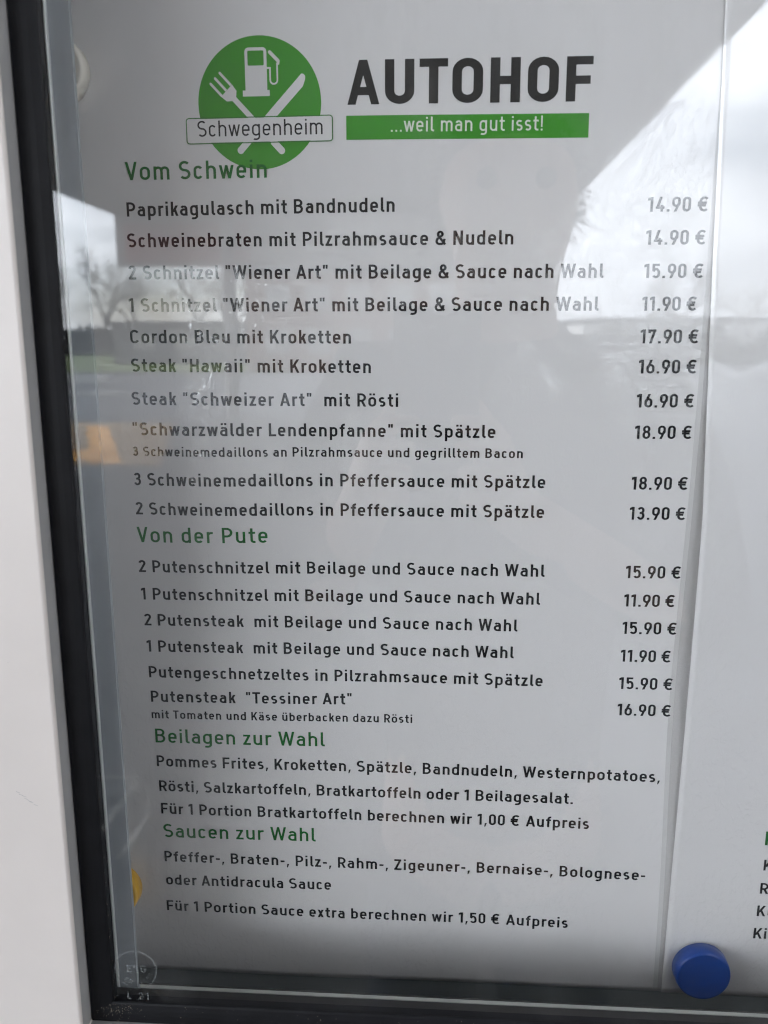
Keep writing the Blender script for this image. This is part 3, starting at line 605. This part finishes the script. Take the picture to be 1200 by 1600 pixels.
# hedge and bare trees
bm = bmesh.new()
for _ in range(2600):
    x = random.uniform(-75, -22); y = -102+random.uniform(-1, 1); z = random.uniform(0, 3.6)*(.85+.15*math.sin(x*.7)); s = random.uniform(.25, .6)
    c = Vector((x, y, z)); u = Vector((random.gauss(0, 1), random.gauss(0, 1), random.gauss(0, 1))).normalized(); t = u.orthogonal().normalized()
    bm.faces.new([bm.verts.new(c+s*(u*a+t*b)) for a, b in ((1, 0), (0, 1), (-1, 0), (0, -1))])
hd = obj("hedge", bm, M['hedge']); tag(hd, "dark hedge below the bare trees reflected at the left edge", "hedge")
bm = bmesh.new(); box(bm, -75, -22, -103, -102.2, 0, 3.2); 
hc = obj("stems", bm, M['hedge'], hd)
def tree(x, y, H, label, sp):
    t = thing("bare_tree", label, "tree", (x, y, 0), "bare winter trees")
    rnd = random.Random(sp); tb = bmesh.new(); cb = bmesh.new()
    def grow(p, d, L_, r, lev):
        n = 3; 
        for i in range(n):
            q = p+d*L_/n; tube(tb if lev < 2 else cb, p, q, r*(1-.15*i), r*(1-.15*(i+1)), 5 if lev < 2 else 3); p = q
            d = (d+Vector((rnd.gauss(0, .10), rnd.gauss(0, .10), rnd.gauss(.03, .06)))).normalized()
        if lev < 6:
            for k in range(3 if lev in (0, 2, 3) else 2 if lev > 3 else 4):
                a = rnd.uniform(.3, .75); ph = rnd.uniform(0, 6.28); s = d.orthogonal().normalized(); u = d.cross(s)
                grow(p, (d*math.cos(a)+(s*math.cos(ph)+u*math.sin(ph))*math.sin(a)).normalized(), L_*rnd.uniform(.62, .82), r*.57 if lev else r*.6, lev+1)
    grow(Vector((0, 0, 0)), Vector((0, 0, 1)), H*.27, H*.025, 0)
    obj("trunk", tb, M['bark'], t); obj("crown", cb, M['bark'], t)
for i, (x, H, lb) in enumerate(((-47, 13, "bare tree at the outer left of the reflected row"), (-41.5, 15.5, "tallest bare tree of the reflected row"), (-35.5, 11.5, "slim bare tree right of the tallest one"),
                                (-30.5, 13, "bare tree behind the grey shed in the reflection"), (-25, 12.5, "bare tree beside the brick building in the reflection"))):
    tree(x, -98-i % 2*6, H, lb, 20+i)
# far buildings
def building(name, label, x0, x1, y0, y1, h, m, wins):
    t = thing(name, label, "building", ((x0+x1)/2, (y0+y1)/2, 0))
    bm = bmesh.new(); box(bm, x0, x1, y0, y1, 0, h); world_part("wall", bm, m, t)
    bm = bmesh.new(); box(bm, x0-.3, x1+.3, y0-.3, y1+.3, h+.002, h+.35); world_part("roof", bm, M['roof'], t)
    for a, b, c, d_ in wins:
        bm = bmesh.new(); box(bm, a, b, y1+.002, y1+.05, c, d_); w_ = world_part("window", bm, M['fascia'], t)
        bm = bmesh.new(); box(bm, a+.1, b-.1, y1+.051, y1+.07, c+.1, d_-.1); p = obj("pane", bm, M['pane'], w_); p.matrix_parent_inverse = w_.matrix_parent_inverse.copy()
building("low_shed", "long low grey shed under the trees, reflected in the glass", -23.6, -12.5, -66, -60, 2.75, M['shed'], [(-22+i*3, -20.5+i*3, 1.0, 2.1) for i in range(3)])
building("brick_house", "brown brick building reflected behind the photographer", -10.3, 1.6, -53, -45, 5.2, M['brick'], [(-9.2+i*2.2, -7.9+i*2.2, 1.0+j*2.3, 2.3+j*2.3) for i in range(5) for j in range(2)])
for i, (x, y, H, lb) in enumerate(((17, -62, 8.5, "bare tree at the right of the reflected yard, nearest the canopy"), (24, -66, 7.5, "small bare tree in the middle of the right-hand reflection"), (31, -64, 9, "bare tree at the outer right of the reflection"))):
    tree(x, y, H, lb, 60+i)
bm = bmesh.new()
for _ in range(1500):
    x = random.uniform(6, 48); y = -60+random.uniform(-1, 1); z = random.uniform(0, 1)*(2.6+.9*math.sin(x*.5)+.5*math.sin(x*1.7)); s_ = random.uniform(.2, .5)
    c = Vector((x, y, z)); u = Vector((random.gauss(0, 1), random.gauss(0, 1), random.gauss(0, 1))).normalized(); t = u.orthogonal().normalized()
    bm.faces.new([bm.verts.new(c+s_*(u*a+t*b)) for a, b in ((1, 0), (0, 1), (-1, 0), (0, -1))])
hd2 = obj("hedge", bm, M['hedge']); tag(hd2, "uneven hedge at the right of the reflected yard", "hedge")
building("pale_hall", "low pale hall at the right of the reflected yard", 12, 45, -85, -70, 3.2, M['wall'], [(14+i*4, 16.5+i*4, 1.0, 2.2) for i in range(7)])

# ------------------------------------------------------------------ the photographer (dark figure in the reflection)
def skinmesh(name, chains, m, parent, lv=2):
    """chains: lists of (x,y,z,rx[,ry]); identical coordinates are shared so limbs join"""
    me = bpy.data.meshes.new(name); V = []; E_ = []; idx = {}; Rr = []
    for ch in chains:
        prev = None
        for p in ch:
            k = tuple(round(c, 4) for c in p[:3])
            if k not in idx: idx[k] = len(V); V.append(k); Rr.append((p[3], p[4] if len(p) > 4 else p[3]))
            if prev is not None and (prev, idx[k]) not in E_: E_.append((prev, idx[k]))
            prev = idx[k]
    me.from_pydata(V, E_, []); o = bpy.data.objects.new(name, me); C.objects.link(o); me.materials.append(m)
    sk = o.modifiers.new("skin", 'SKIN'); sk.use_smooth_shade = True
    for i, r in enumerate(Rr): me.skin_vertices[0].data[i].radius = r
    me.skin_vertices[0].data[0].use_root = True
    ss = o.modifiers.new("sub", 'SUBSURF'); ss.levels = lv; ss.render_levels = lv
    o.parent = parent; o.matrix_parent_inverse = Matrix.Translation(-Vector(parent.location)) if parent else Matrix()
    return o
PX, PY = .085, -.80
per = thing("person", "person in a dark jacket holding a phone, a dim shape in the reflection", "person", (PX, PY, 0))
pel, chest, nk = (PX, PY, .98), (PX, PY, 1.400), (PX, PY+.01, 1.610)
sh = {s: (PX+s*.175, PY+.0, 1.535) for s in (-1, 1)}
el = {s: (PX+s*.25, PY+.10, 1.250) for s in (-1, 1)}
wr = {s: (PX*0+s*.062, -.475, 1.455) for s in (-1, 1)}
hd_ = [(*pel, .13, .10), (PX, PY, 1.180, .13, .10), (*chest, .15, .11), (PX, PY, 1.530, .10, .085), (*nk, .055), (PX, PY+.025, 1.680, .065, .075), (PX, PY+.03, 1.760, .078, .098), (PX, PY+.02, 1.835, .07, .09)]
body = [hd_]
for s in (-1, 1):
    body.append([(PX, PY, 1.530, .10, .085), (*sh[s], .058), (*el[s], .043), (*wr[s], .027), (s*.052, -.452, 1.495, .026, .018)])
    palm = (s*.052, -.452, 1.495, .026, .018)
    for k in range(4):
        z = 1.53-.021*k
        body.append([palm, (s*.048, -.428, z, .0095), (s*.030, -.4215, z+.002, .0085), (s*(.012+.003*k), -.4195, z+.003, .0075)])
    body.append([palm, (s*.044, -.452, 1.528, .011), (s*.030, -.452, 1.55, .0095)])
    body.append([(*pel, .13, .10), (PX+s*.09, PY, .92, .085), (PX+s*.10, PY+.02, .50, .058), (PX+s*.105, PY, .10, .042), (PX+s*.11, PY+.12, .04, .035, .03)])
    body.append([(PX, PY+.03, 1.760, .078, .098), (PX+s*.082, PY+.01, 1.760, .012, .02)])
body.append([(PX, PY+.03, 1.760, .078, .098), (PX, PY+.135, 1.745, .012, .014)])
pb = skinmesh("body", body, M['skin'], per)
jk = [[(PX, PY, .90, .165, .125), (PX, PY, 1.08, .16, .12), (PX, PY, 1.280, .175, .13), (PX, PY, 1.460, .17, .125), (PX, PY, 1.550, .12, .10), (PX, PY+.01, 1.620, .075, .075)]]
for s in (-1, 1): jk.append([(PX, PY, 1.460, .17, .125), (*sh[s], .085), (PX+s*.225, PY+.05, 1.390, .07), (*el[s], .062), (s*.14, -.59, 1.390, .052), (s*.085, -.51, 1.415, .044)])
skinmesh("jacket", jk, M['jacket'], per)
tr = []
for s in (-1, 1): tr.append([(PX, PY, .95, .15, .115), (PX+s*.09, PY, .86, .10), (PX+s*.10, PY+.02, .50, .078), (PX+s*.105, PY, .09, .068)])
skinmesh("trousers", tr, M['jeans'], per)
for s in (-1, 1): skinmesh("shoe", [[(PX+s*.105, PY-.03, .052, .05, .045), (PX+s*.11, PY+.08, .045, .05, .038), (PX+s*.113, PY+.17, .036, .045, .03)]], M['shoe'], per)
skinmesh("hair", [[(PX, PY-.03, 1.720, .065, .06), (PX, PY-.025, 1.810, .083, .085), (PX, PY+.03, 1.860, .075, .08)]], M['hair'], per)
bm = bmesh.new()
for _ in range(2600):                       # loose strands round the head
    u = Vector((random.gauss(0, 1), random.gauss(-.25, 1), random.gauss(.35, 1))).normalized()
    if u.z < -.55 or (u.y > .45 and u.z < .55): continue
    c = Vector((PX+u.x*.088, PY+.01+u.y*.10, 1.78+u.z*.098)); tdir = (u*.35+Vector((random.gauss(0, .5), random.gauss(0, .5), -.6))).normalized()
    sd_ = tdir.cross(u).normalized()*.0016; ln = random.uniform(.008, .026)
    bm.faces.new([bm.verts.new(c-sd_), bm.verts.new(c+sd_), bm.verts.new(c+tdir*ln+u*random.uniform(.002, .010))])
world_part("hair", bm, M['hair'], per)
for s in (-1, 1):
    bm = bmesh.new(); bmesh.ops.create_icosphere(bm, subdivisions=2, radius=.012); bmesh.ops.translate(bm, verts=bm.verts, vec=(PX+s*.032, PY+.118, 1.775)); world_part("eye", bm, M['pane'], per)
# phone, its back facing the board, just behind the lens
ph = thing("mobile_phone", "black mobile phone held up in front of the glass", "phone", (0, 0, 0))
def ph_part(name, x0, x1, y0, y1, z0, z1, m, bev=.002):
    bm = bmesh.new(); box(bm, x0, x1, y0, y1, z0, z1); bevel(bm, bev, 3); return obj(name, bm, m, ph)
ph_part("case", -.036, .036, -.122, .028, -.0002, .0076, M['phone'], .0035)
ph_part("screen", -.033, .033, -.118, .025, .0077, .0079, M['pane'], .0001)
for x in (-.016, .016):
    bm = bmesh.new(); bmesh.ops.create_cone(bm, cap_ends=True, segments=24, radius1=.006, radius2=.006, depth=.0006); bmesh.ops.translate(bm, verts=bm.verts, vec=(x, 0, -.0006)); obj("lens", bm, M['pane'], ph)
ph.matrix_world = cam.matrix_world @ Matrix.Translation((0, 0, .003))
print("tracking", TR)
